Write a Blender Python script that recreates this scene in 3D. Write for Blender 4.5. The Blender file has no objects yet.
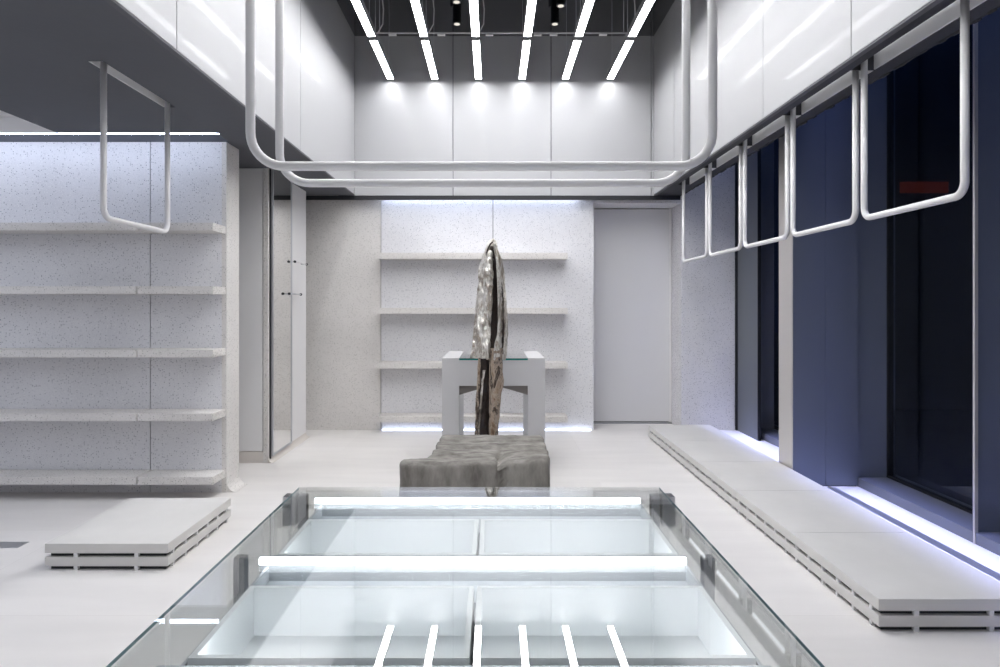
import bpy, bmesh, math, random
from mathutils import Vector, noise
random.seed(7)
S = bpy.context.scene
COL = S.collection
F = 670.0                       # focal length in pixels of the 1000 px wide frame
CAMZ = 1.45

# ---------------------------------------------------------------- camera, exposure, world
cam_d = bpy.data.cameras.new('camera'); cam = bpy.data.objects.new('camera', cam_d); COL.objects.link(cam)
cam.location = (0, 0, CAMZ); cam.rotation_euler = (math.pi/2, 0, 0)
cam_d.sensor_width = 36; cam_d.lens = F/1000*36
cam_d.shift_x = 0.007; cam_d.shift_y = -0.0265
cam_d.clip_start = 0.05; cam_d.clip_end = 200
S.camera = cam
S.view_settings.view_transform = 'Standard'; S.view_settings.look = 'None'
S.view_settings.gamma = 1; S.view_settings.use_curve_mapping = False
S.view_settings.exposure = 0.0
w = bpy.data.worlds.new('dusk'); S.world = w; w.use_nodes = True
w.node_tree.nodes['Background'].inputs[0].default_value = (0.10, 0.16, 0.45, 1)
w.node_tree.nodes['Background'].inputs[1].default_value = 0.03
BAR_E = 34.0        # emission of the suspended light bars
COVE_E = 21.0        # recessed wall washing strips
CASE_E = 14.0       # light strips in the display case
BLUE_W = 46.0       # cool lamp in the window pocket
BLUE = (0.40, 0.46, 1.0)

def area(name, loc, sx, sy, power, color, rot=(0, 0, 0), spread=180):
    d = bpy.data.lights.new(name, 'AREA'); d.shape = 'RECTANGLE'; d.size = sx; d.size_y = sy
    d.energy = power; d.color = color; d.spread = math.radians(spread)
    o = bpy.data.objects.new(name, d); COL.objects.link(o); o.location = loc; o.rotation_euler = rot
    return o
# cool strip lamp hidden in the pocket between the beam and the windows
area('window_pocket_lamp', (2.70, 2.9, 3.80), 0.30, 9.6, BLUE_W, BLUE, spread=14)
area('window_pocket_fill', (2.70, 2.9, 3.85), 0.60, 9.6, 14, (0.15, 0.32, 1.0))  # broad blue fill added for the dusk tone
# ceiling light over the left bay, outside the frame
area('left_bay_lamp', (-4.6, 2.2, 2.98), 2.0, 4.0, 62, (0.82, 0.88, 1.0))
# added fill standing for the shop lights behind the photographer
area('shop_rear_fill', (0.1, -2.6, 3.0), 3.0, 2.0, 34, (0.96, 0.97, 1.0), rot=(math.radians(75), 0, 0))

# ---------------------------------------------------------------- materials
def newmat(name):
    m = bpy.data.materials.new(name); m.use_nodes = True
    nt = m.node_tree; b = nt.nodes['Principled BSDF']; return m, nt, b
def plain(name, col, rough=0.5, metal=0.0, coat=0.0, coat_r=0.1, bump=0.0, bscale=60, var=0.0, vscale=3.0):
    m, nt, b = newmat(name)
    b.inputs['Base Color'].default_value = (*col, 1); b.inputs['Roughness'].default_value = rough
    b.inputs['Metallic'].default_value = metal
    b.inputs['Coat Weight'].default_value = coat; b.inputs['Coat Roughness'].default_value = coat_r
    if bump or var:
        tc = nt.nodes.new('ShaderNodeTexCoord')
    if bump:
        n = nt.nodes.new('ShaderNodeTexNoise'); n.inputs['Scale'].default_value = bscale; n.inputs['Detail'].default_value = 4
        bp = nt.nodes.new('ShaderNodeBump'); bp.inputs['Strength'].default_value = bump; bp.inputs['Distance'].default_value = 0.01
        nt.links.new(tc.outputs['Object'], n.inputs['Vector']); nt.links.new(n.outputs[0], bp.inputs['Height'])
        nt.links.new(bp.outputs[0], b.inputs['Normal'])
    if var:
        n = nt.nodes.new('ShaderNodeTexNoise'); n.inputs['Scale'].default_value = vscale; n.inputs['Detail'].default_value = 5
        r = nt.nodes.new('ShaderNodeMapRange'); r.inputs[1].default_value = 0.3; r.inputs[2].default_value = 0.7
        r.inputs[3].default_value = 1-var; r.inputs[4].default_value = 1+var
        mx = nt.nodes.new('ShaderNodeVectorMath'); mx.operation = 'SCALE'; mx.inputs[0].default_value = col
        nt.links.new(tc.outputs['Object'], n.inputs['Vector']); nt.links.new(n.outputs[0], r.inputs[0])
        nt.links.new(r.outputs[0], mx.inputs['Scale']); nt.links.new(mx.outputs[0], b.inputs['Base Color'])
    return m
def terrazzo(name, base, dark, light, scale=42.0, bump=0.25):
    m, nt, b = newmat(name); L = nt.links.new; N = nt.nodes.new
    g = N('ShaderNodeNewGeometry')
    # chips: large, small and light ones, all from Voronoi cells kept by their random colour
    def chips(sc, thr, r0, r1):
        v = N('ShaderNodeTexVoronoi'); v.inputs['Scale'].default_value = sc; L(g.outputs['Position'], v.inputs['Vector'])
        s = N('ShaderNodeSeparateColor'); L(v.outputs['Color'], s.inputs[0])
        k = N('ShaderNodeMath'); k.operation = 'GREATER_THAN'; k.inputs[1].default_value = thr; L(s.outputs[0], k.inputs[0])
        d = N('ShaderNodeMapRange'); d.inputs[1].default_value = r0; d.inputs[2].default_value = r1
        d.inputs[3].default_value = 1; d.inputs[4].default_value = 0; L(v.outputs['Distance'], d.inputs[0])
        t = N('ShaderNodeMath'); t.operation = 'MULTIPLY'; L(k.outputs[0], t.inputs[0]); L(d.outputs[0], t.inputs[1])
        return t.outputs[0]
    c1 = chips(scale, 0.68, 0.20, 0.36); c2 = chips(scale*2.1, 0.72, 0.22, 0.40); c3 = chips(scale*1.3, 0.70, 0.25, 0.42)
    n = N('ShaderNodeTexNoise'); n.inputs['Scale'].default_value = 1.6; n.inputs['Detail'].default_value = 6; L(g.outputs['Position'], n.inputs['Vector'])
    r = N('ShaderNodeMapRange'); r.inputs[1].default_value = 0.3; r.inputs[2].default_value = 0.7; r.inputs[3].default_value = 0.93; r.inputs[4].default_value = 1.07
    L(n.outputs[0], r.inputs[0])
    sc = N('ShaderNodeVectorMath'); sc.operation = 'SCALE'; sc.inputs[0].default_value = base; L(r.outputs[0], sc.inputs['Scale'])
    def mix(fac, a, bcol):
        x = N('ShaderNodeMix'); x.data_type = 'RGBA'; L(fac, x.inputs[0]); L(a, x.inputs[6]); x.inputs[7].default_value = (*bcol, 1); return x.outputs[2]
    o = mix(c3, sc.outputs[0], light); o = mix(c2, o, tuple((dark[i]+base[i])*0.5 for i in range(3))); o = mix(c1, o, dark)
    L(o, b.inputs['Base Color']); b.inputs['Roughness'].default_value = 0.75
    bp = N('ShaderNodeBump'); bp.inputs['Strength'].default_value = bump; bp.inputs['Distance'].default_value = 0.003
    iv = N('ShaderNodeMath'); iv.operation = 'SUBTRACT'; iv.inputs[0].default_value = 1; L(c1, iv.inputs[1])
    L(iv.outputs[0], bp.inputs['Height']); L(bp.outputs[0], b.inputs['Normal'])
    return m
def emit(name, col, e):
    m = bpy.data.materials.new(name); m.use_nodes = True; nt = m.node_tree
    nt.nodes.remove(nt.nodes['Principled BSDF'])
    em = nt.nodes.new('ShaderNodeEmission'); em.inputs[0].default_value = (*col, 1); em.inputs[1].default_value = e
    nt.links.new(em.outputs[0], nt.nodes['Material Output'].inputs[0]); return m
def thin_glass(name, tint, ior=1.5, rough=0.0, gcol=(1, 1, 1)):
    m = bpy.data.materials.new(name); m.use_nodes = True; nt = m.node_tree
    nt.nodes.remove(nt.nodes['Principled BSDF']); N = nt.nodes.new; L = nt.links.new
    fr = N('ShaderNodeFresnel'); gm = N('ShaderNodeNewGeometry')
    im = N('ShaderNodeMapRange'); im.inputs[3].default_value = ior; im.inputs[4].default_value = 1/ior   # same reflectance from either side of the sheet
    L(gm.outputs['Backfacing'], im.inputs[0]); L(im.outputs[0], fr.inputs[0])
    t = N('ShaderNodeBsdfTransparent'); t.inputs[0].default_value = (*tint, 1)
    g = N('ShaderNodeBsdfGlossy'); g.inputs['Color'].default_value = (*gcol, 1); g.inputs['Roughness'].default_value = rough
    mx = N('ShaderNodeMixShader'); L(fr.outputs[0], mx.inputs[0]); L(t.outputs[0], mx.inputs[1]); L(g.outputs[0], mx.inputs[2])
    L(mx.outputs[0], nt.nodes['Material Output'].inputs[0]); return m
def floor_mat():
    m, nt, b = newmat('pale_stone_floor'); L = nt.links.new; N = nt.nodes.new
    g = N('ShaderNodeNewGeometry')
    mp = N('ShaderNodeMapping'); mp.inputs['Location'].default_value = (0.32, 0.45, 0); L(g.outputs['Position'], mp.inputs[0])
    br = N('ShaderNodeTexBrick'); br.offset = 0.5; br.inputs['Scale'].default_value = 1
    br.inputs['Brick Width'].default_value = 2.4; br.inputs['Row Height'].default_value = 1.2
    br.inputs['Mortar Size'].default_value = 0.001; br.inputs['Mortar Smooth'].default_value = 0.1
    br.inputs['Color1'].default_value = (0.74, 0.715, 0.70, 1); br.inputs['Color2'].default_value = (0.70, 0.675, 0.655, 1)
    br.inputs['Mortar'].default_value = (0.60, 0.57, 0.55, 1); L(mp.outputs[0], br.inputs['Vector'])
    n = N('ShaderNodeTexNoise'); n.inputs['Scale'].default_value = 1.1; n.inputs['Detail'].default_value = 8
    st = N('ShaderNodeMapping'); st.inputs['Scale'].default_value = (1, 5, 1); L(g.outputs['Position'], st.inputs[0]); L(st.outputs[0], n.inputs['Vector'])
    r = N('ShaderNodeMapRange'); r.inputs[1].default_value = 0.3; r.inputs[2].default_value = 0.7; r.inputs[3].default_value = 0.96; r.inputs[4].default_value = 1.04
    L(n.outputs[0], r.inputs[0])
    x = N('ShaderNodeVectorMath'); x.operation = 'SCALE'; L(br.outputs['Color'], x.inputs[0]); L(r.outputs[0], x.inputs['Scale'])
    L(x.outputs[0], b.inputs['Base Color']); b.inputs['Roughness'].default_value = 0.42; b.inputs['Specular IOR Level'].default_value = 0.35
    return m
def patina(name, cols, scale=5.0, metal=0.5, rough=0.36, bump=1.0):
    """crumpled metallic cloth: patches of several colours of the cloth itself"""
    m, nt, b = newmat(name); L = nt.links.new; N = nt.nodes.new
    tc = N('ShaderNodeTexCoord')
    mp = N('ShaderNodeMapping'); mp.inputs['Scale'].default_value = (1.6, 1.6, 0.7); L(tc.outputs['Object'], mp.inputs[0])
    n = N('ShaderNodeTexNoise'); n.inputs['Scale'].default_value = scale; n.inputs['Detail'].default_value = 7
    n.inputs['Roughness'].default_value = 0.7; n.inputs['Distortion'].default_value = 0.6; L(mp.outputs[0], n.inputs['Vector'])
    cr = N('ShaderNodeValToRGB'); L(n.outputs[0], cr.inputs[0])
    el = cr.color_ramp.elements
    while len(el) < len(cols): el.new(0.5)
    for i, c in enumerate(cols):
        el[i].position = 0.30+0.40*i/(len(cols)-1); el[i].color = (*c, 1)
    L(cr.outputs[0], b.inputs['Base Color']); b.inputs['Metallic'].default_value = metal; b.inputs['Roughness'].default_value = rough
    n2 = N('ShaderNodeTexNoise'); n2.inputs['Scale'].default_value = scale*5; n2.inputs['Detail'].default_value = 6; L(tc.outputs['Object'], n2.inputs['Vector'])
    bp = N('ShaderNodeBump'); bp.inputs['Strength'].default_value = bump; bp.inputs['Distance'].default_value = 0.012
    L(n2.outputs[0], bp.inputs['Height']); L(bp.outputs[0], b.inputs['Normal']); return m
def streaky(name, a, c, rough=0.9):
    m, nt, b = newmat(name); L = nt.links.new; N = nt.nodes.new
    tc = N('ShaderNodeTexCoord'); mp = N('ShaderNodeMapping'); mp.inputs['Scale'].default_value = (5, 18, 1.3); L(tc.outputs['Object'], mp.inputs[0])
    n = N('ShaderNodeTexNoise'); n.inputs['Scale'].default_value = 1.4; n.inputs['Detail'].default_value = 8; n.inputs['Roughness'].default_value = 0.65
    L(mp.outputs[0], n.inputs['Vector']); cr = N('ShaderNodeValToRGB'); cr.color_ramp.elements[0].position = 0.3; cr.color_ramp.elements[1].position = 0.72
    cr.color_ramp.elements[0].color = (*a, 1); cr.color_ramp.elements[1].color = (*c, 1); L(n.outputs[0], cr.inputs[0])
    L(cr.outputs[0], b.inputs['Base Color']); b.inputs['Roughness'].default_value = rough
    bp = N('ShaderNodeBump'); bp.inputs['Strength'].default_value = 0.35; bp.inputs['Distance'].default_value = 0.01
    L(n.outputs[0], bp.inputs['Height']); L(bp.outputs[0], b.inputs['Normal']); return m

M = dict(
    floor=floor_mat(),
    terr=terrazzo('grey_terrazzo_plaster', (0.69, 0.685, 0.705), (0.30, 0.30, 0.33), (0.76, 0.76, 0.76), 72),
    terr_w=terrazzo('warm_terrazzo', (0.66, 0.635, 0.615), (0.25, 0.24, 0.22), (0.74, 0.72, 0.70), 90),
    panel=plain('white_gloss_panel', (0.39, 0.39, 0.40), 0.5, coat=0.07, coat_r=0.05),
    jamb=plain('grey_jamb', (0.13, 0.14, 0.155), 0.5),
    beam=plain('dark_grey_beam_plaster', (0.035, 0.036, 0.042), 0.8, bump=0.15, bscale=14),
    tablemat=plain('pale_grey_lacquer', (0.52, 0.515, 0.525), 0.6),
    matte=plain('white_matte_panel', (0.66, 0.655, 0.67), 0.6),
    white=plain('white_lacquer', (0.74, 0.73, 0.73), 0.5),
    tube=plain('pale_grey_powder_coat', (0.66, 0.65, 0.655), 0.45),
    soffit=plain('grey_plaster_soffit', (0.08, 0.083, 0.094), 0.8, bump=0.15, bscale=14, var=0.06, vscale=1.5),
    ceil=plain('dark_grey_ceiling', (0.02, 0.02, 0.022), 0.85),
    black=plain('black_trim', (0.007, 0.008, 0.012), 0.5),
    seam=plain('dark_joint_grey', (0.10, 0.10, 0.11), 0.8),  # dark grey of the panel backing and thin edge trims
    slab=plain('pale_grey_board', (0.64, 0.625, 0.605), 0.6, var=0.03, vscale=5),
    post=plain('white_spacer', (0.72, 0.72, 0.72), 0.5),
    beige=plain('beige_trim', (0.62, 0.58, 0.54), 0.6),
    bluemet=plain('brushed_steel_cladding', (0.15, 0.17, 0.23), 0.42, metal=0.4, bump=0.03, bscale=90),
    champ=plain('pale_brushed_metal', (0.66, 0.63, 0.61), 0.35, metal=0.6),
    sill=plain('grey_metal_sill', (0.15, 0.16, 0.20), 0.45, metal=0.2),
    steel=plain('polished_steel', (0.72, 0.73, 0.75), 0.12, metal=1.0),
    satin=plain('satin_steel', (0.50, 0.51, 0.54), 0.3, metal=0.8),
    mirror=plain('mirror_silver', (0.88, 0.88, 0.87), 0.015, metal=1.0),
    glass=thin_glass('clear_glass', (0.985, 0.995, 0.99), 1.5),
    edge=plain('green_glass_edge', (0.02, 0.17, 0.16), 0.15),
    pale_edge=plain('pale_glass_edge', (0.22, 0.33, 0.35), 0.25),
    caseglass=thin_glass('case_glass', (0.985, 0.995, 0.99), 1.85),
    winglass=thin_glass('tinted_window_glass', (0.75, 0.78, 0.82), 1.35),
    tray=plain('white_case_tray', (0.82, 0.84, 0.855), 0.5),
    body=plain('grey_case_lining', (0.34, 0.36, 0.38), 0.7),
    shaded=plain('shaded_board', (0.22, 0.20, 0.19), 0.7),  # colour darkened to carry the shade below the table apron
    dark_panel=plain('dark_grey_upper_panel', (0.13, 0.13, 0.135), 0.6),
    housing=plain('light_bar_housing', (0.30, 0.30, 0.31), 0.5),
    bar=emit('light_bar_diffuser', (0.98, 0.985, 1.0), BAR_E),
    cove=emit('cove_led', (0.70, 0.79, 1.0), COVE_E),
    coveb=emit('base_led', (0.72, 0.80, 1.0), 5.0),
    slot=emit('slot_led', (0.92, 0.95, 1.0), 1.6),
    trayfill=emit('tray_fill_glow', (0.92, 0.96, 1.0), 14.0),
    case=emit('case_led', (0.90, 0.95, 1.0), CASE_E),
    spot=emit('spot_lens', (1.0, 0.93, 0.82), 0.9),
    red=emit('red_window_glow', (1.0, 0.12, 0.05), 0.035),
    night=plain('dark_street', (0.02, 0.022, 0.03), 0.8),
    stone=streaky('soft_grey_stone', (0.09, 0.08, 0.07), (0.33, 0.315, 0.29)),
    foil=patina('crumpled_silver_cloth', [(0.10, 0.12, 0.10), (0.34, 0.28, 0.22), (0.80, 0.78, 0.74), (0.30, 0.25, 0.20), (0.90, 0.88, 0.84)], 5.0),
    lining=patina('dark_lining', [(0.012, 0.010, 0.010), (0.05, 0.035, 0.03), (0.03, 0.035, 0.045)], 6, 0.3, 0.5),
    bronze=patina('crumpled_bronze_cloth', [(0.03, 0.022, 0.018), (0.26, 0.17, 0.11), (0.50, 0.41, 0.33), (0.04, 0.03, 0.025), (0.24, 0.16, 0.11)], 8.0),
)

# ---------------------------------------------------------------- mesh helpers
class MB:
    def __init__(self): self.bm = bmesh.new()
    def box(self, x0, x1, y0, y1, z0, z1, bev=0.0):
        r = bmesh.ops.create_cube(self.bm, size=1); vs = r['verts']
        for v in vs:
            v.co = Vector(((x0+x1)/2+v.co.x*(x1-x0), (y0+y1)/2+v.co.y*(y1-y0), (z0+z1)/2+v.co.z*(z1-z0)))
        if bev:
            es = list({e for v in vs for e in v.link_edges})
            bmesh.ops.bevel(self.bm, geom=es, offset=bev, segments=2, affect='EDGES')
        return self
    def tube(self, pts, r, seg=16, closed=False):
        pts = [Vector(p) for p in pts]; n = len(pts); rings = []
        prev = None
        for i, p in enumerate(pts):
            a = pts[i-1] if i else None; c = pts[i+1] if i < n-1 else None
            d = ((p-a).normalized() if a is not None else Vector()) + ((c-p).normalized() if c is not None else Vector())
            d.normalize()
            if prev is None:
                up = Vector((0, 1, 0)) if abs(d.y) < 0.9 else Vector((1, 0, 0)); u = d.cross(up).normalized()
            else:
                u = (prev-d*prev.dot(d)).normalized()
            prev = u; v = d.cross(u)
            rr = r[i] if isinstance(r, (list, tuple)) else r
            rings.append([self.bm.verts.new(p+(u*math.cos(2*math.pi*k/seg)+v*math.sin(2*math.pi*k/seg))*rr) for k in range(seg)])
        for i in range(n-1):
            for k in range(seg):
                self.bm.faces.new((rings[i][k], rings[i][(k+1) % seg], rings[i+1][(k+1) % seg], rings[i+1][k])).smooth = True
        self.bm.faces.new(rings[0]); self.bm.faces.new(rings[-1]); return self
    def cyl(self, p0, p1, r, seg=24): return self.tube([p0, p1], r, seg)
    def prism(self, poly, y0, y1):          # polygon in x,z pushed along y
        a = [self.bm.verts.new((x, y0, z)) for x, z in poly]; b = [self.bm.verts.new((x, y1, z)) for x, z in poly]
        n = len(poly)
        for i in range(n): self.bm.faces.new((a[i], a[(i+1) % n], b[(i+1) % n], b[i]))
        self.bm.faces.new(a); self.bm.faces.new(b); return self

def build(name, mb, mat, parent=None, origin=None):
    bm = mb.bm if isinstance(mb, MB) else mb
    bmesh.ops.recalc_face_normals(bm, faces=bm.faces[:])
    if parent is not None: org = Vector(parent['_o'])
    elif origin is not None: org = Vector(origin)
    else:
        c = [v.co for v in bm.verts]
        org = Vector(((min(v.x for v in c)+max(v.x for v in c))/2, (min(v.y for v in c)+max(v.y for v in c))/2, min(v.z for v in c)))
    bmesh.ops.translate(bm, verts=bm.verts[:], vec=-org)
    me = bpy.data.meshes.new(name); bm.to_mesh(me); bm.free()
    me.materials.append(M[mat])
    o = bpy.data.objects.new(name, me); COL.objects.link(o)
    if parent is not None:
        if parent.type == 'MESH':      # a sub-part: its parent sits at its own parent's origin
            pass
        o.parent = parent; ORG[o.name] = tuple(org)
    else: o.location = org
    ORG[o.name] = tuple(org); o['_o'] = tuple(org)
    return o
ORG = {}
def thing(name, label, cat, loc, group=None):
    o = bpy.data.objects.new(name, None); COL.objects.link(o); o.location = loc; o.empty_display_size = 0.1
    o['_o'] = tuple(loc); return tag(o, label, cat, group)
def tag(o, label, cat, group=None):
    o['label'] = label; o['category'] = cat
    if group: o['group'] = group
    return o
def struct(name, mb, mat, parent=None):
    o = build(name, mb, mat, parent)
    if parent is None: o['kind'] = 'structure'
    return o
def box(*a, **k): return MB().box(*a, **k)
def kids(o): return [c for c in bpy.data.objects if c.parent == o]
def dup(root, delta, label, group=None):
    src = kids(root)
    r = root.copy(); COL.objects.link(r); r.location = root.location+Vector(delta); r['label'] = label
    if group: r['group'] = group
    for ch in src:
        gs = kids(ch)
        c = ch.copy(); COL.objects.link(c); c.parent = r
        for g in gs:
            q = g.copy(); COL.objects.link(q); q.parent = c
    return r

# ---------------------------------------------------------------- setting
SOF = 2.74              # underside of the low ceilings
XL, XR = -1.60, 1.86    # faces of the tall middle volume
DB = 7.90               # lower back wall
UP = 5.9                # high ceiling
struct('floor', box(-6.2, 2.95, -3.2, 8.5, -0.12, 0), 'floor')
# upper cladding, panel by panel with open joints over a dark backing
def cladding_y(x0, x1, seams, z0, z1, y0, y1, g=0.004):
    mb = MB(); s = [x0]+seams+[x1]
    for a, b in zip(s, s[1:]): mb.box(a+(g if a != x0 else 0), b-(g if b != x1 else 0), y0, y1, z0, z1, bev=0.001)
    return mb
ZS = 4.585
struct('wall_back_upper', cladding_y(XL, XR, [-0.463, 0.672, 1.83], SOF, ZS, 7.75, 7.78), 'panel')
struct('wall_back_top', cladding_y(XL, XR, [-0.463, 0.672, 1.83], ZS+0.004, UP, 7.75, 7.78), 'dark_panel')
struct('wall_back_upper_frame', box(XL-0.2, XR+0.3, 7.785, 8.0, SOF+0.2, UP), 'seam')
def cladding_x(x0, x1, seams, z0, z1, y0, y1, g=0.004):
    mb = MB(); s = [y0]+seams+[y1]
    for a, b in zip(s, s[1:]): mb.box(x0, x1, a+g, b-g, z0, z1, bev=0.001)
    return mb
struct('wall_left', cladding_x(XL-0.03, XL, [-0.97, 1.21, 3.39, 5.57], SOF+0.012, ZS, -3, 7.75), 'panel')
struct('wall_left_top', cladding_x(XL-0.03, XL, [-0.97, 1.21, 3.39, 5.57], ZS+0.004, UP, -3, 7.75), 'dark_panel')
struct('wall_right', cladding_x(XR, XR+0.03, [3.48+1.135*k for k in (-5, -4, -3, -2, -1, 0, 1, 2, 3)], SOF+0.012, ZS, -3, 7.75), 'panel')
struct('wall_right_top', cladding_x(XR, XR+0.03, [3.48+1.135*k for k in (-5, -4, -3, -2, -1, 0, 1, 2, 3)], ZS+0.004, UP, -3, 7.75), 'dark_panel')
struct('wall_left_frame', box(XL-0.2, XL-0.034, -3, 7.78, SOF+0.13, UP), 'seam')
struct('wall_right_frame', box(XR+0.034, 2.17, -3, 7.9, SOF+0.13, UP), 'seam')
struct('wall_back_upper_light_stop', box(XL-0.2, XR+0.3, 7.781, 7.784, SOF, UP), 'black')  # black sheet added to stop light leaking through the joints
struct('ceiling', box(XL-0.2, 2.17, -3.1, 8.0, UP, UP+0.1), 'ceil')
struct('wall_front', box(-6.2, 3.4, -3.2, -3.0, 0, 6), 'matte')
struct('wall_left_outer', box(-6.2, -6.0, -3, 8.6, 0, 3.3), 'matte')

# low ceiling on the left: pieces around the rail slot, the wall washing slot and a raised bay
LS = [(-2.13, -2.05, 3.52, 4.33)]
mb = MB(); T = SOF+0.12
mb.box(-2.05, XL-0.032, -3, 4.97, SOF, T); mb.box(-3.23, -2.13, -3, 4.97, SOF, T)
mb.box(-2.13, -2.05, -3, 3.52, SOF, T); mb.box(-2.13, -2.05, 4.33, 4.97, SOF, T)
mb.box(-2.06, XL-0.032, 4.97, 7.75, SOF, T); mb.box(-6, -2.06, 5.24, 7.75, SOF, T)
struct('ceiling_left', mb, 'soffit')
mb = MB(); mb.box(-6, -3.231, -3, 4.97, 3.02, 3.1); mb.box(-3.26, -3.231, -3, 4.97, T, 3.02); mb.box(-6, -3.231, 4.971, 4.98, SOF, 3.1)
mb.box(-2.16, -2.02, 3.49, 4.36, T, T+0.02)
mb.box(-6, -2.0, 4.9, 5.3, T+0.002, T+0.03)
struct('ceiling_left_raised', mb, 'white')
struct('trim_1', box(XL-0.032, XL, -3, 7.75, SOF-0.002, SOF+0.010), 'seam')
# beam over the window side with its row of slots
RAILS = [(2.82+0.855*k, 3.63+0.855*k) for k in range(5)]
mb = MB(); mb.box(XR+0.032, 1.95, -3, 7.75, SOF, T); mb.box(2.08, 2.17, -3, 7.9, SOF, T)
ys = [-3]+[v for a, b in RAILS for v in (a-0.02, b+0.015)]+[7.75]
for a, b in zip(ys[0::2], ys[1::2]): mb.box(1.95, 2.08, a, b, SOF, T)
struct('ceiling_right', mb, 'beam')
# the rough plaster lip at the window edge of the beam
lip = MB()
for k in range(150):
    y = 1.0+k*0.046
    lip.box(2.165, 2.172+random.random()*0.006, y, y+0.046, SOF-0.002-random.random()*0.012, SOF+0.03)
struct('trim_2', lip, 'beam')
struct('trim_3', box(XR, XR+0.032, -3, 7.75, SOF-0.002, SOF+0.010), 'seam')
struct('ceiling_pocket', box(2.17, 3.4, -3, 8.0, 3.9, 4.0), 'ceil')

# lower back wall, panel by panel, with the door niche
NB = 8.34
mb = MB()
for a, b in ((-1.318, -0.004), (0.003, 1.186)):
    mb.box(a, b, DB, DB+0.1, 0, SOF+0.06)
mb.box(1.19, 2.22, DB, NB+0.1, 2.676, SOF+0.06)
struct('wall_back', mb, 'terr')
struct('wall_back_left', box(-6, -1.325, DB, DB+0.1, 0, SOF+0.06), 'terr_w')
struct('wall_back_frame', box(-6, 1.18, DB+0.102, DB+0.2, 0, SOF), 'black')
mb = MB(); mb.box(2.22, 2.852, DB, DB+0.1, 0, 3.9); mb.box(2.22, 2.5, DB+0.1, NB+0.1, 0, 3.9)
struct('wall_back_side', mb, 'terr')
struct('wall_back_niche', box(1.0, 1.186, DB+0.1, NB+0.1, 0, SOF), 'terr')
struct('wall_back_behind_door', box(1.186, 2.22, NB+0.03, NB+0.1, 0, 2.676), 'black')
struct('trim_5', box(-6, 2.17, 7.752, 7.77, SOF-0.05, SOF-0.001), 'black')
mb = MB(); mb.box(-6, 2.22, 7.775, 7.9, SOF+0.15, SOF+0.18); mb.box(-6, 2.22, 7.99, 8.02, SOF, SOF+0.2)
struct('trim_6', mb, 'black')
d = thing('door_1', 'tall flush white door set back in the niche of the back wall', 'door', (1.70, NB, 0))
d['kind'] = 'structure'
build('door_leaf', box(1.20, 2.19, NB-0.02, NB+0.02, 0.03, 2.665), 'matte', d)
build('door_edge_strip', box(2.19, 2.215, NB-0.03, NB+0.02, 0.0, 2.67), 'white', d)
build('door_track', box(1.19, 2.22, NB-0.03, NB+0.02, 0.0, 0.02), 'satin', d)

# the shelf wall on the left, its end and the flared foot
mb = MB(); mb.box(-6, -2.684, 5.24, 5.34, 0, SOF); mb.box(-2.677, -2.088, 5.24, 5.34, 0, SOF)
struct('wall_shelf_bay', mb, 'terr')
struct('wall_shelf_bay_core', box(-6, -2.09, 5.345, 5.49, 0, SOF-0.001), 'terr')
struct('wall_shelf_bay_end', box(-2.12, -2.082, 5.236, 5.493, 0, SOF-0.001), 'terr_w')
def cove(x, y0, y1, r=0.08):
    poly = [(x-0.01, 0)]+[(x+r-r*math.sin(t), r-r*math.cos(t)) for t in [math.pi/2*k/8 for k in range(9)]]+[(x-0.01, r)]
    return MB().prism(poly, y0, y1)
struct('baseboard_left', cove(-2.082, 5.24, 5.493), 'terr_w')
# fitting room block further back
struct('wall_fitting_room', box(-6, -2.125, 6.26, 7.49, 0, SOF), 'matte')
struct('wall_fitting_room_corner', box(-2.135, -2.09, 6.225, 6.262, 0.0, SOF), 'terr_w')
struct('wall_fitting_room_side', box(-2.124, -2.09, 6.265, 7.49, 0.0, SOF), 'white')
struct('baseboard_fitting_room', box(-6, -2.136, 6.235, 6.26, 0, 0.105), 'beige')
struct('baseboard_fitting_room_side', cove(-2.09, 6.225, 7.49, 0.05), 'beige')
struct('door_2', box(-3.05, -2.142, 6.228, 6.259, 0.11, SOF-0.002), 'white')
struct('trim_7', box(-2.093, -2.078, 6.262, 6.277, 0.03, SOF), 'black')

# window wall
struct('trim_8', box(2.95, 3.32, -3, 8.0, -0.05, 0.07), 'sill')
struct('trim_9', box(2.68, 2.75, -3, 5.38, 0.0, 0.002), 'satin')
p = thing('column_1', 'wide metal clad pier between the two window bays', 'pier', (2.7, 5.5, 0)); p['kind'] = 'structure'
build('cladding', MB().box(2.424, 2.685, 5.41, 5.67, 0.006, 3.9, bev=0.001).box(2.6865, 2.95, 5.41, 5.67, 0.006, 3.9, bev=0.002), 'bluemet', p)
build('side_cladding', box(2.418, 2.4235, 5.412, 5.668, 0.006, 3.9), 'champ', p)
build('plinth', box(2.43, 2.94, 5.42, 5.66, 0, 0.006), 'black', p)
def window(n, y0, y1, label):
    t = thing('window_%d' % n, label, 'window', (3.2, (y0+y1)/2, 0.07)); t['kind'] = 'structure'
    build('pane', box(3.2, 3.212, y0, y1, 0.07, 3.9), 'winglass', t)
    f = MB(); f.box(3.19, 3.24, y0, y1, 0.07, 0.085); f.box(3.19, 3.24, y0, y0+0.01, 0.085, 3.9); f.box(3.19, 3.24, y1-0.01, y1, 0.085, 3.9)
    build('frame', f, 'black', t); return t
window(1, 4.16, 5.43, 'dark floor to ceiling window between the pier and the near mullion')
window(2, -2.9, 4.10, 'dark window in front of the near mullion at the right edge')
window(3, 5.67, 8.0, 'dark window in the far right corner behind the pier')
struct('trim_10', box(2.951, 3.26, 5.43, 5.66, 0.071, 3.9), 'bluemet')
struct('trim_11', box(2.955, 3.26, 4.11, 4.13, 0.071, 3.9), 'bluemet')
struct('trim_12', box(2.945, 2.965, 4.095, 4.11, 0.0, 3.9), 'champ')
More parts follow.
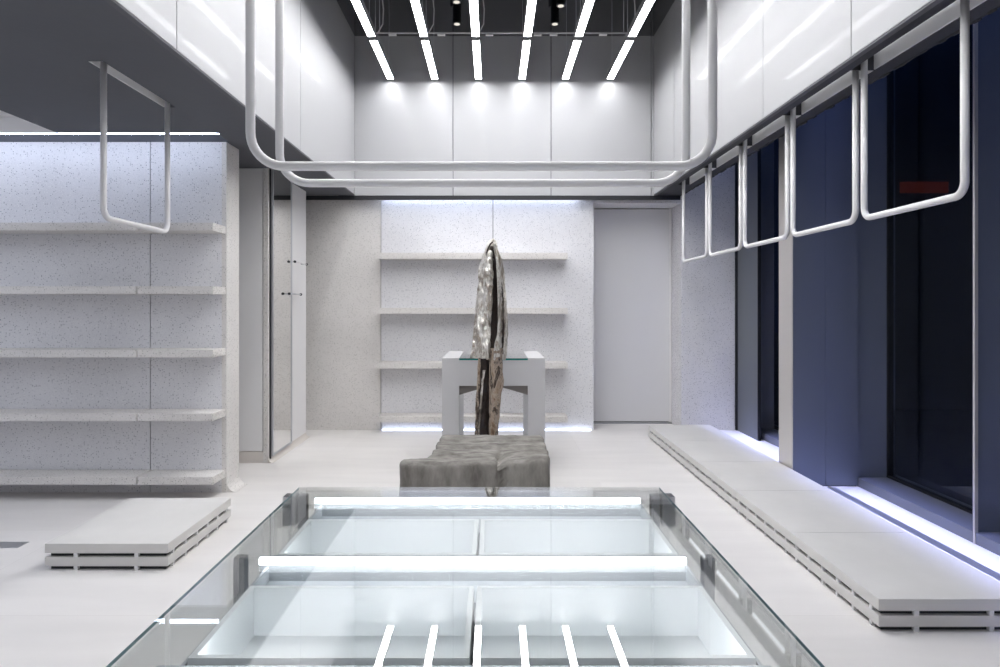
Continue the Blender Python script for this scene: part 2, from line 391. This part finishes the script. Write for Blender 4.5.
struct('trim_13', box(2.87, 2.90, 7.27, 7.86, 0.0, 3.9), 'jamb')
struct('trim_14', box(2.855, 2.90, 7.862, 7.9, 0.0, 3.9), 'black')
struct('trim_15', box(2.868, 2.902, 7.255, 7.268, 0.0, 3.9), 'black')
struct('trim_16', box(2.965, 3.19, 7.60, 7.63, 0.071, 3.9), 'sill')
struct('wall_street', box(5.0, 9.5, 10.051, 10.4, -0.1, 8), 'night')
struct('outside_pavement', box(3.4, 40, -20, 40, -0.2, -0.1), 'night')
tag(build('red_glow_strip', MB().box(6.1, 6.8, 10.0, 10.05, 3.16, 3.32), 'red'), 'faint red sign strip outside behind the dark window', 'glow')  # made-up strip that puts a red glow in the window glass

# ---------------------------------------------------------------- terrazzo shelves, left wall
LV = [('top', 2.08), ('second', 1.605), ('middle', 1.13), ('fourth', 0.655), ('lowest', 0.18)]
for nm, z in LV:
    for side, (a, b) in (('left', (-4.6, -2.662)), ('right', (-2.655, -2.09))):
        o = build('wall_shelf', MB().box(a, b, 5.0, 5.239, z-0.058, z, bev=0.003), 'terr_w', None)
        tag(o, '%s terrazzo shelf board on the left wall, the %s' % (nm, 'long board at the frame edge' if side == 'left' else 'short board by the wall end'), 'shelf', 'terrazzo shelves on the left wall')
# back wall
for nm, z in (('top', 2.07), ('second', 1.44), ('third', 0.815), ('lowest', 0.20)):
    for side, (a, b) in (('left', (-1.318, -0.002)), ('right', (0.0, 0.855))):
        o = build('wall_shelf', MB().box(a, b, 7.66, 7.899, z-0.07, z, bev=0.003), 'terr_w')
        tag(o, '%s shelf board on the back wall, the half %s of the centre joint' % (nm, side), 'shelf', 'shelves on the back wall')

# ---------------------------------------------------------------- lights in slots
def led(name, label, x0, x1, y0, y1, z0, z1, m, group=None):
    o = build(name, box(x0, x1, y0, y1, z0, z1), m); return tag(o, label, 'light strip', group)
led('led_strip', 'bright light strip along the ceiling slot above the left shelf wall', -6, -2.04, 4.975, 4.995, SOF-0.002, SOF+0.010, 'cove')
led('led_strip', 'hidden light strip washing the back wall above its shelves', -1.30, 1.0, 7.795, 7.815, SOF+0.02, SOF+0.035, 'cove')
led('led_strip', 'glowing light strip on the floor under the back wall shelves', -1.30, 1.15, 7.86, 7.885, 0.0, 0.014, 'coveb')
led('led_strip', 'light strip inside the left ceiling slot above the left hanging rail', -2.0545, -2.0505, 3.60, 4.24, T-0.02, T-0.006, 'slot')
for k, (a, b) in enumerate(RAILS):
    led('led_strip', 'light strip in the beam slot over the %s window side rail from the front' % ('first', 'second', 'third', 'fourth', 'fifth')[k],
        2.055, 2.07, a+0.03, b-0.03, T-0.03, T-0.016, 'slot', 'light strips in the beam slots')
    struct('trim_%d' % (20+k), MB().box(2.072, 2.08, a-0.02, b+0.015, SOF+0.002, T-0.001), 'white')
struct('trim_30', box(1.94, 2.10, 2.7, 7.2, T+0.001, T+0.009), 'white')
struct('trim_31', MB().box(-2.1299, -2.122, 3.52, 4.33, SOF+0.002, T), 'white')

# ---------------------------------------------------------------- hanging rails
def arc(c, r, a0, a1, ax, ay, n=8):
    return [c+ax*(r*math.cos(a0+(a1-a0)*k/n))+ay*(r*math.sin(a0+(a1-a0)*k/n)) for k in range(n+1)]
def urail(p0, p1, ztop, zbot, r, rad):
    """U shaped tube hanging at the plan points p0 and p1"""
    a = Vector((p0[0], p0[1], 0)); b = Vector((p1[0], p1[1], 0)); u = (b-a).normalized(); Z = Vector((0, 0, 1))
    pts = [a+Z*ztop]
    pts += [a+u*r+Z*(zbot+r)-u*(r*math.cos(t))-Z*(r*math.sin(t)) for t in [math.pi/2*k/10 for k in range(11)]]
    pts += [b-u*r+Z*(zbot+r)+u*(r*math.sin(t))-Z*(r*math.cos(t)) for t in [math.pi/2*k/10 for k in range(11)]]
    pts += [b+Z*ztop]
    return MB().tube(pts, rad, 20)
def rail(label, p0, p1, ztop, r, rad, group, zb=1.926):
    t = thing('hanging_rail', label, 'clothes rail', ((p0[0]+p1[0])/2, (p0[1]+p1[1])/2, ztop), group)
    build('rail_tube', urail(p0, p1, ztop-0.006, zb, r, rad), 'tube', t)
    for p in (p0, p1): build('ceiling_flange', MB().cyl((p[0], p[1], ztop-0.008), (p[0], p[1], ztop), rad*1.3), 'satin', t)
    return t
rail('large U shaped clothes rail hung over the glass case, the nearer of the two', (-0.82, 2.265), (0.742, 2.265), UP, 0.115, 0.0158, 'U shaped rails over the glass case')
rail('large U shaped clothes rail hung over the glass case, the farther of the two', (-0.82, 2.575), (0.742, 2.575), UP, 0.115, 0.0158, 'U shaped rails over the glass case')
rail('single U shaped clothes rail hung before the terrazzo shelves at the left', (-2.075, 3.57), (-2.075, 4.27), T, 0.06, 0.0162, None)
for k, (a, b) in enumerate(RAILS):
    rail('U shaped clothes rail along the window side, %s from the front' % ('first', 'second', 'third', 'fourth', 'fifth')[k],
         (2.0, a+0.02), (2.0, b-0.02), T, 0.06, 0.0168, 'clothes rails along the window side')

# ---------------------------------------------------------------- suspended light bars
LX = [-1.175, -0.668, -0.167, 0.334, 0.830, 1.345]
ZB = CAMZ+2.615
def light_bar(x, y0, y1, label):
    t = thing('light_bar', label, 'ceiling light', (x, (y0+y1)/2, ZB), 'suspended light bars')
    h = MB(); h.box(x-0.040, x-0.035, y0, y1, ZB, ZB+0.06); h.box(x+0.035, x+0.040, y0, y1, ZB, ZB+0.06)
    h.box(x-0.040, x+0.040, y0, y1, ZB+0.06, ZB+0.066); h.box(x-0.035, x+0.035, y0, y0+0.004, ZB, ZB+0.06); h.box(x-0.035, x+0.035, y1-0.004, y1, ZB, ZB+0.06)
    build('housing', h, 'housing', t)
    build('diffuser', box(x-0.034, x+0.034, y0+0.006, y1-0.006, ZB+0.002, ZB+0.007), 'bar', t)
    for yy in (y0+0.12, y1-0.12):
        build('suspension_wire', MB().cyl((x, yy, ZB+0.066), (x, yy, UP), 0.0025, 6), 'satin', t)
    sx = 0.05 if x < 0 else -0.05
    pts = [(x+sx*0.6*math.sin(k*0.9)+sx, y0+0.10+0.03*math.sin(k*0.7), ZB+0.066+(UP-ZB-0.066)*k/12) for k in range(13)]
    pts[0] = (x, y0+0.10, ZB+0.066)
    build('power_cord', MB().tube(pts, 0.006, 6), 'tube', t); return t
ORD = ['first', 'second', 'third', 'fourth', 'fifth', 'sixth']
b0 = light_bar(LX[0], 6.575, 7.695, 'suspended light bar in the row against the back wall, first from the left')
for s in range(5):
    for i in range(6):
        if s == 0 and i == 0: continue
        lab = 'suspended light bar in the %s row from the back wall, %s from the left' % (ORD[s], ORD[i])
        if s == 0: lab = 'suspended light bar in the row against the back wall, %s from the left' % ORD[i]
        dup(b0, (LX[i]-LX[0], -1.21*s, 0), lab)
m = MB(); m.cyl((-1.22, 6.97, 4.30), (1.40, 6.97, 4.30), 0.009, 10)
t = thing('conduit', 'thin metal conduit running crosswise above the light bars', 'conduit', (0, 6.97, 4.3))
build('pipe', m, 'tube', t)
for i in range(6):
    x = LX[i]+(0.13 if i < 4 else -0.2)
    build('clip', box(x-0.04, x+0.04, 6.95, 6.99, 4.275, 4.292), 'white', t)
for x in (-1.18, 1.36):
    build('hanger', MB().cyl((x, 6.97, 4.3), (x, 6.97, UP), 0.004, 6), 'satin', t)
for x, y, lab in ((-0.356, 6.63, 'black spotlight left of centre, the farther of the left pair'), (-0.335, 6.15, 'black spotlight left of centre, the nearer of the left pair'),
                  (0.613, 6.63, 'black spotlight right of centre, the farther of the right pair'), (0.63, 6.23, 'black spotlight right of centre, the nearer of the right pair')):
    t = thing('spotlight', lab, 'spotlight', (x, y, 4.25), 'black spotlights between the light bars')
    build('body', MB().tube([(x, y, 4.25), (x, y, 4.262), (x, y, 4.262), (x, y, 4.50)], [0.043, 0.043, 0.040, 0.040], 20), 'black', t)
    build('lens', MB().cyl((x, y, 4.246), (x, y, 4.251), 0.028), 'spot', t)
    build('bracket', MB().box(x-0.065, x-0.04, y-0.015, y+0.015, 4.42, 4.62).cyl((x-0.052, y, 4.6), (x-0.052, y, UP), 0.010, 8), 'black', t)

# ---------------------------------------------------------------- mirror and wall rail at the fitting room
t = thing('tall_mirror', 'tall narrow framed mirror on the side of the fitting room block', 'mirror', (-2.08, 6.6, 0.05))
build('glass', box(-2.085, -2.072, 6.31, 6.88, 0.07, SOF-0.01), 'mirror', t)
f = MB(); f.box(-2.089, -2.064, 6.278, 6.308, 0.05, SOF); f.box(-2.089, -2.066, 6.882, 6.896, 0.05, SOF); f.box(-2.089, -2.066, 6.308, 6.882, 0.05, 0.068)
build('frame', f, 'satin', t)
for lab, z, ya, yb in (('short slim rail with black ends high on the fitting room side, the upper one', 1.917, 6.91, 7.32),
                       ('short slim rail with black ends just past the mirror edge, the lower one', 1.583, 6.72, 7.10)):
    t = thing('wall_rail', lab, 'clothes rail', (-2.09, (ya+yb)/2, z), 'short rails by the mirror')
    build('bar', MB().cyl((-2.04, ya, z), (-2.04, yb, z), 0.007), 'satin' if z < 1.6 else 'white', t)
    for y0, y1 in ((ya-0.02, ya), (yb, yb+0.02)): build('end_cap', MB().cyl((-2.04, y0, z), (-2.04, y1, z), 0.013), 'black', t)
    for y in (max(ya+0.02, 6.92), yb-0.03): build('bracket', MB().cyl((-2.09, y, z), (-2.04, y, z), 0.005), 'satin', t)

# ---------------------------------------------------------------- low platforms
def platform(x0, y0, label, group, W=0.68, Lg=0.885, side='right', open_far=True):
    """two boards held apart by small spacer blocks"""
    t = thing('display_platform', label, 'platform', (x0+W/2, y0+Lg/2, 0), group)
    build('upper_board', MB().box(x0, x0+W, y0, y0+Lg, 0.093, 0.146, bev=0.0015), 'slab', t)
    build('lower_board', MB().box(x0, x0+W, y0, y0+Lg, 0.022, 0.072, bev=0.0015), 'slab', t)
    build('gap_shade', MB().box(x0+0.022, x0+W-0.022, y0+0.022, y0+Lg-0.022, 0.0, 0.0215), 'black', t)  # black blocks added under and between the boards to darken the gaps
    build('gap_shade', MB().box(x0+0.022, x0+W-0.022, y0+0.022, y0+Lg-0.022, 0.0725, 0.0925), 'black', t)
    for z0, z1 in ((0.0, 0.022), (0.072, 0.093)):
        for k in range(6):
            yy = y0+0.07+0.15*k
            for xx in (x0+0.001, x0+W-0.019): build('spacer', box(xx, xx+0.018, yy-0.009, yy+0.009, z0, z1), 'post', t)
        for xx in (x0+0.17, x0+0.505):
            build('spacer', box(xx-0.011, xx+0.011, y0+0.001, y0+0.019, z0, z1), 'post', t)
            build('spacer', box(xx-0.011, xx+0.011, y0+Lg-0.019, y0+Lg-0.001, z0, z1), 'post', t)
    return t
platform(-2.47, 3.69, 'low grey two board platform standing alone before the terrazzo shelves', None)
r0 = platform(1.722, 2.99, 'low grey two board platform by the windows, nearest of the row of five', 'platforms in a row by the windows')
for k, nm in enumerate(('second from the front', 'middle one of the row', 'fourth from the front', 'farthest of the row of five')):
    dup(r0, (0, 0.886*(k+1), 0), 'low grey two board platform by the windows, '+nm)

# ---------------------------------------------------------------- glass display case
CX0, CX1, CY0, CY1, CZ = -0.56, 0.48, 0.42, 1.935, 0.93
t = thing('display_case', 'large glass topped display case with white lit trays in the foreground', 'display case', ((CX0+CX1)/2, (CY0+CY1)/2, 0))
build('glass_top', MB().box(CX0, CX1, CY0, CY1, CZ-0.008, CZ), 'caseglass', t)
e = 0.001
for a in (CX0-e, CX1): build('glass_edge', MB().box(a, a+e, CY0, CY1, CZ-0.007, CZ-0.001), 'pale_edge', t)
for a, b in ((CX0, CX0+0.008), (CX1-0.008, CX1)):
    build('side_glass', MB().box(a, b, CY0, CY1, 0.012, CZ-0.011), 'glass', t)
build('end_glass', MB().box(CX0+0.009, CX1-0.009, CY1-0.008, CY1, 0.012, CZ-0.011), 'glass', t)
build('end_glass', MB().box(CX0+0.009, CX1-0.009, CY0, CY0+0.008, 0.012, CZ-0.011), 'glass', t)
IX0, IX1 = -0.478, 0.412
f = MB()
# cross members under the light strips and the long rails that carry the trays
ROWS = [(1.475, 1.72), (1.04, 1.31), (0.60, 0.875)]
f.box(IX0, IX1, 1.735, 1.925, 0.62, 0.865)
f.box(IX0, IX1, 1.325, 1.462, 0.62, 0.865); f.box(IX0, IX1, 0.89, 1.027, 0.62, 0.865); f.box(IX0, IX1, 0.43, 0.587, 0.62, 0.865)
f.box(IX0-0.006, IX0, 0.43, 1.925, 0.62, 0.895); f.box(IX1, IX1+0.006, 0.43, 1.925, 0.62, 0.895)
f.box(IX0, IX1, 0.43, 1.925, 0.60, 0.619)
build('case_body', f, 'body', t)
for x in (CX0+0.010, CX1-0.034):
    for y in (1.90, 1.43, 0.93, 0.44):
        build('post', MB().box(x, x+0.024, y-0.012, y+0.012, 0.0, CZ-0.012, bev=0.001), 'steel', t)
for a in (CX0-0.036, CX1): build('corner_bracket', MB().box(a, a+0.036, 1.897, 1.937, 0.83, 0.912, bev=0.001), 'steel', t)
build('base_plate', MB().box(CX0, CX1, CY0, CY1, 0.0, 0.012), 'steel', t)
for n, (y0, y1) in enumerate(ROWS):
    for x0, x1 in ((IX0+0.004, -0.037), (-0.031, IX1-0.004)):
        m = MB(); w_ = 0.010
        m.box(x0, x1, y0, y1, 0.805, 0.812)
        m.box(x0, x0+w_, y0, y1, 0.812, 0.905); m.box(x1-w_, x1, y0, y1, 0.812, 0.905)
        m.box(x0+w_, x1-w_, y0, y0+w_, 0.812, 0.905); m.box(x0+w_, x1-w_, y1-w_, y1, 0.812, 0.905)
        build('tray', m, 'tray', t)
        build('tray_fill', box(x0+0.02, x1-0.02, y0+w_+0.0005, y0+w_+0.004, 0.885, 0.900), 'trayfill', t)  # unseen emitter added behind the rim to brighten the tray
for y in (1.868, 1.425, 0.985):
    s = build('light_strip', box(IX0-0.018, IX1-0.002, y-0.005, y+0.005, 0.904, 0.916), 'case', t)
    s['label'] = 'bright white light strip'
    build('light_strip_channel', MB().box(IX0-0.02, IX1, y+0.0055, y+0.010, 0.865, 0.918), 'body', t)

# ---------------------------------------------------------------- white display table behind the sculpture
t = thing('display_table', 'pale grey slab sided table with glass top standing behind the garment sculpture', 'table', (0, 6.37, 0))
TX0, TX1, TY0, TY1, TZ = -0.449, 0.458, 5.9, 6.84, 0.999
build('side_slab', MB().box(TX0, TX0+0.15, TY0, TY1, 0, TZ, bev=0.002), 'tablemat', t)
build('side_slab', MB().box(TX1-0.15, TX1, TY0, TY1, 0, TZ, bev=0.002), 'tablemat', t)
build('apron', MB().box(TX0+0.15, TX1-0.15, TY0+0.005, TY0+0.03, 0.755, TZ-0.02), 'tablemat', t)
build('apron', MB().box(TX0+0.15, TX1-0.15, TY1-0.03, TY1-0.005, 0.755, TZ-0.02), 'tablemat', t)
n = 24; poly = [(TX0+0.15, 0.76)]
for k in range(n+1):
    x = TX0+0.15+(TX1-TX0-0.30)*k/n; q = abs(2*k/n-1); poly.append((x, 0.755-0.085*q**1.1))
poly.append((TX1-0.15, 0.76))
build('arched_brace', MB().prism(poly, TY0+0.04, TY0+0.07), 'shaded', t)
build('glass_top', MB().box(TX0+0.151, TX1-0.151, TY0+0.003, TY1, TZ-0.016, TZ-0.002), 'glass', t)
build('glass_edge', MB().box(TX0+0.151, TX1-0.151, TY0-0.001, TY0+0.003, TZ-0.018, TZ-0.001), 'edge', t)

# ---------------------------------------------------------------- soft grey stone bench
def stone_bench():
    bm = bmesh.new(); NX, NU = 56, 0
    # cross-sections along y; each one a rounded profile from the left floor over the top to the right floor
    ysec = [4.40, 4.404, 4.42, 4.45, 4.50, 4.545, 4.57, 4.60, 4.66, 4.71, 4.74, 4.77, 4.82, 4.87, 4.91, 4.94, 4.98, 5.03, 5.08, 5.12, 5.15, 5.165, 5.17]
    def lerp(tab, y):
        for (a, va), (b, vb) in zip(tab, tab[1:]):
            if y <= b: return va+(vb-va)*(y-a)/(b-a)
        return tab[-1][1]
    left = [(4.40, -0.600), (4.42, -0.618), (4.50, -0.615), (4.545, -0.58), (4.58, -0.425), (4.70, -0.415), (4.74, -0.395), (4.78, -0.412), (4.90, -0.405), (4.94, -0.385), (4.98, -0.398), (5.12, -0.392), (5.17, -0.36)]
    right = [(4.40, 0.365), (4.44, 0.378), (4.70, 0.385), (4.74, 0.366), (4.78, 0.385), (4.90, 0.385), (4.94, 0.368), (4.98, 0.383), (5.12, 0.378), (5.17, 0.35)]
    top = [(4.40, 0.405), (4.42, 0.430), (4.50, 0.430), (4.56, 0.415), (4.62, 0.456), (4.70, 0.455), (4.74, 0.424), (4.78, 0.468), (4.87, 0.470), (4.93, 0.436), (4.98, 0.480), (5.10, 0.476), (5.15, 0.462), (5.17, 0.430)]
    rows = []
    for y in ysec:
        xl, xr, zt = lerp(left, y), lerp(right, y), lerp(top, y); row = []
        R = 0.022; prof = []
        for k in range(15): prof.append((xl, (zt-R)*k/14))
        for k in range(1, 7): a = math.pi/2*k/6; prof.append((xl+R-R*math.cos(a), zt-R+R*math.sin(a)))
        for k in range(1, 44): prof.append((xl+R+(xr-xl-2*R)*k/44, zt))
        for k in range(0, 7): a = math.pi/2*k/6; prof.append((xr-R+R*math.sin(a), zt-R+R*math.cos(a)))
        for k in range(1, 15): prof.append((xr, (zt-R)*(1-k/14)))
        for x, z in prof:
            p = Vector((x, y, z)); nn = noise.noise(p*7)*0.010+noise.noise(p*22)*0.004
            # seam that splits the broad left cushion of the front from the right one
            if y < 4.62 and z > 0.1:
                s = math.exp(-((x-0.055)/0.018)**2); nn -= 0.045*s
                if x > 0.06: z_add = 0.035*min(1, (x-0.06)/0.25)*(z/zt)
                else: z_add = 0
            else: z_add = 0.0
            row.append(bm.verts.new((x+(nn if x > 0 else -nn)*0.6, y, max(0, z+z_add+(nn if z > 0.2 else 0)))))
        rows.append(row)
    # front and back faces follow the first and last profile down to the floor
    for a, b in zip(rows, rows[1:]):
        for i in range(len(a)-1): bm.faces.new((a[i], a[i+1], b[i+1], b[i])).smooth = True
    def cap(row, dy, sgn):
        n = len(row); prev = row
        c = Vector((sum(v.co.x for v in row)/n, row[0].co.y, 0.2))
        for s in (0.96, 0.90, 0.8, 0.66, 0.5, 0.34, 0.18):
            ring = []
            for v in row:
                x = c.x+(v.co.x-c.x)*s; z = v.co.z*s
                y = row[0].co.y+sgn*0.012*(1-s)**0.5+noise.noise(Vector((x*6, 3.1, z*3)))*0.012*(1-s)
                if sgn < 0: y += 0.045*math.exp(-((x-0.055)/0.02)**2)
                ring.append(bm.verts.new((x, y, max(0, z))))
            for i in range(n-1): bm.faces.new((prev[i], ring[i], ring[i+1], prev[i+1])).smooth = True
            prev = ring
        bm.faces.new(prev)
    cap(rows[0], 0, -1); cap(rows[-1], 0, 1)
    return bm
o = build('stone_bench', stone_bench(), 'stone')
tag(o, 'low soft edged grey stone bench with creases in front of the garment sculpture', 'bench')

# ---------------------------------------------------------------- garment sculpture
def interp(tab, z):
    for (a, va), (b, vb) in zip(tab, tab[1:]):
        if z <= b: return va+(vb-va)*(z-a)/(b-a)
    return tab[-1][1]
YS = 5.45; SC = YS/F
def P(px, py): return ((px-493)*SC, CAMZ-(py-307)*SC)
def sheet(left, right, yf, pys, fold, seed, th=0.006, cols=30):
    """crumpled hanging sheet: left/right are tables of image-height to x, yf gives the bulge towards the viewer"""
    bm = bmesh.new(); rows = []
    for py in pys:
        xl = P(interp(left, py), 0)[0]; xr = P(interp(right, py), 0)[0]; z = P(0, py)[1]; row = []
        for k in range(cols+1):
            u = k/cols; x = xl+(xr-xl)*u
            y = YS+yf(u, py)
            q = Vector((x*14+seed, z*3.2, seed)); q2 = Vector((x*38+seed, z*17, seed*2))
            y += noise.noise(q)*fold+noise.ridged_multi_fractal(q2, 1, 2, 3, 1, 2)*fold*0.28
            x += noise.noise(Vector((z*15, seed, u*3)))*0.004
            zz = z+(noise.noise(Vector((u*5, seed, 1)))*0.012 if py == pys[-1] else 0)
            row.append(bm.verts.new((x, y, zz)))
        rows.append(row)
    for a, b in zip(rows, rows[1:]):
        for i in range(cols): bm.faces.new((a[i], a[i+1], b[i+1], b[i])).smooth = True
    bmesh.ops.recalc_face_normals(bm, faces=bm.faces[:])
    geo = bmesh.ops.solidify(bm, geom=bm.faces[:], thickness=th)
    for f_ in bm.faces: f_.smooth = True
    return bm
def steps(a, b, n): return [a+(b-a)*k/n for k in range(n+1)]
t = thing('garment_sculpture', 'tall headless crumpled metallic coat and trousers standing upright behind the stone bench', 'sculpture', (0, YS, 0))
def dome(u, py): return -0.085*math.sin(math.pi*min(1, max(0, u)))
# outer left half of the coat, wraps from the opening round to the back
build('coat_side', sheet([(240, 489), (248, 486), (258, 482.5), (270, 478.5), (282, 478.8), (292, 477.5), (308, 476), (330, 474), (345, 472.5), (357.5, 470.5)],
      [(240, 493), (246, 493.2), (255, 492.6), (275, 493.2), (300, 492), (325, 490.5), (350, 490), (360, 489.2)],
      lambda u, py: 0.03-0.11*math.sin(math.pi*0.62*u+0.2)*min(1, (py-236)/34), steps(240, 358, 60), 0.08, 3.1), 'foil', t)
build('coat_side', sheet([(240, 493.0), (250, 494.2), (262, 496.0), (280, 497.5), (310, 498.3), (335, 498.5), (350, 494)],
      [(240, 495.0), (250, 498), (258, 501), (270, 503.5), (290, 505.5), (320, 507.2), (338, 508), (352, 506.5), (362, 505)],
      lambda u, py: -0.07+0.12*(u**1.3)*min(1, (py-236)/34), steps(240, 360, 60), 0.075, 8.7), 'foil', t)
build('coat_flap', sheet([(240, 492.5), (262, 496.0), (300, 497.8), (330, 497.6), (349, 493.5)],
      [(240, 494), (262, 498.0), (300, 500.4), (330, 500.2), (349, 499.5)],
      lambda u, py: -0.095+0.02*u, steps(243, 350, 40), 0.012, 5.2, cols=8), 'foil', t)
build('coat_back', sheet([(240, 488), (260, 482), (290, 479.5), (330, 476), (352, 474)], [(240, 496), (260, 500), (290, 504), (330, 506), (352, 505)],
      lambda u, py: 0.04+0.05*math.sin(math.pi*u), steps(242, 352, 36), 0.02, 12.0), 'foil', t)
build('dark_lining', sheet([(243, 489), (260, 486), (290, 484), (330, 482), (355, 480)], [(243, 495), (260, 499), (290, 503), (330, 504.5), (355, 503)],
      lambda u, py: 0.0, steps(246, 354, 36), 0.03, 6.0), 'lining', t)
hood = MB()
hz = [P(486.2, 256), P(487.6, 250), P(489.5, 245), P(491.6, 241.3), P(493.6, 240.6), P(495.4, 242.5), P(496.6, 246)]
hood.tube([(x, YS-0.05+0.012*i*(i % 2), z) for i, (x, z) in enumerate(hz)], [0.006, 0.010, 0.013, 0.015, 0.015, 0.012, 0.006], 10)
build('collar_fold', hood, 'foil', t)
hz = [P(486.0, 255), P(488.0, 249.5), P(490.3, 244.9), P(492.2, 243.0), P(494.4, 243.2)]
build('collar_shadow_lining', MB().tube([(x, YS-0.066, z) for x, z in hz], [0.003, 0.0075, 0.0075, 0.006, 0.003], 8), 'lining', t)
def zpy(z): return 307+(CAMZ-z)/SC
bot = zpy(0.002)
# trousers: outer shell, dark inside and the rolled front edges of each leg
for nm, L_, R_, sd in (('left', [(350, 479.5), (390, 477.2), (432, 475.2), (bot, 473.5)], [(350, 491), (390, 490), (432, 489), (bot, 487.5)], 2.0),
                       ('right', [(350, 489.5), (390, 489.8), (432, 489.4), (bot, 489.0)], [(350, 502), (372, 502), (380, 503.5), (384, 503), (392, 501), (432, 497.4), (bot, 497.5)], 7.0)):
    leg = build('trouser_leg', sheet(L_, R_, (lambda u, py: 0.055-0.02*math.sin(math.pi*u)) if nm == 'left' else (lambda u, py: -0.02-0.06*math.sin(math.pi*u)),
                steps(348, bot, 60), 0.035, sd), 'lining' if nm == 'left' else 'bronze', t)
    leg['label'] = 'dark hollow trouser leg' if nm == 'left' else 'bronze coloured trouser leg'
build('trouser_leg_edge', sheet([(350, 478.5), (390, 476.6), (432, 474.8), (bot, 473.2)], [(350, 481), (390, 479.6), (432, 477.4), (bot, 476.5)], lambda u, py: -0.02, steps(350, bot, 50), 0.03, 4.0, cols=8), 'bronze', t)
build('trouser_leg_edge', sheet([(362, 483.6), (380, 481.8), (432, 478), (bot, 477)], [(362, 486), (380, 484), (432, 479.2), (bot, 478)], lambda u, py: -0.01, steps(370, bot, 46), 0.02, 9.0, cols=6), 'foil', t)
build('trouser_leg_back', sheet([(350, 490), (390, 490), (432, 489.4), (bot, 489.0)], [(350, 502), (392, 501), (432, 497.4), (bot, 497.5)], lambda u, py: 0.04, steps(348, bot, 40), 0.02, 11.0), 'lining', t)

# ---------------------------------------------------------------- small things
t = build('floor_outlet', MB().box(-3.10, -2.86, 4.03, 4.13, 0.0, 0.003), 'satin')
tag(t, 'small flat metal outlet cover in the floor at the left edge', 'floor outlet')

for o in bpy.data.objects:
    if '_o' in o: del o['_o']
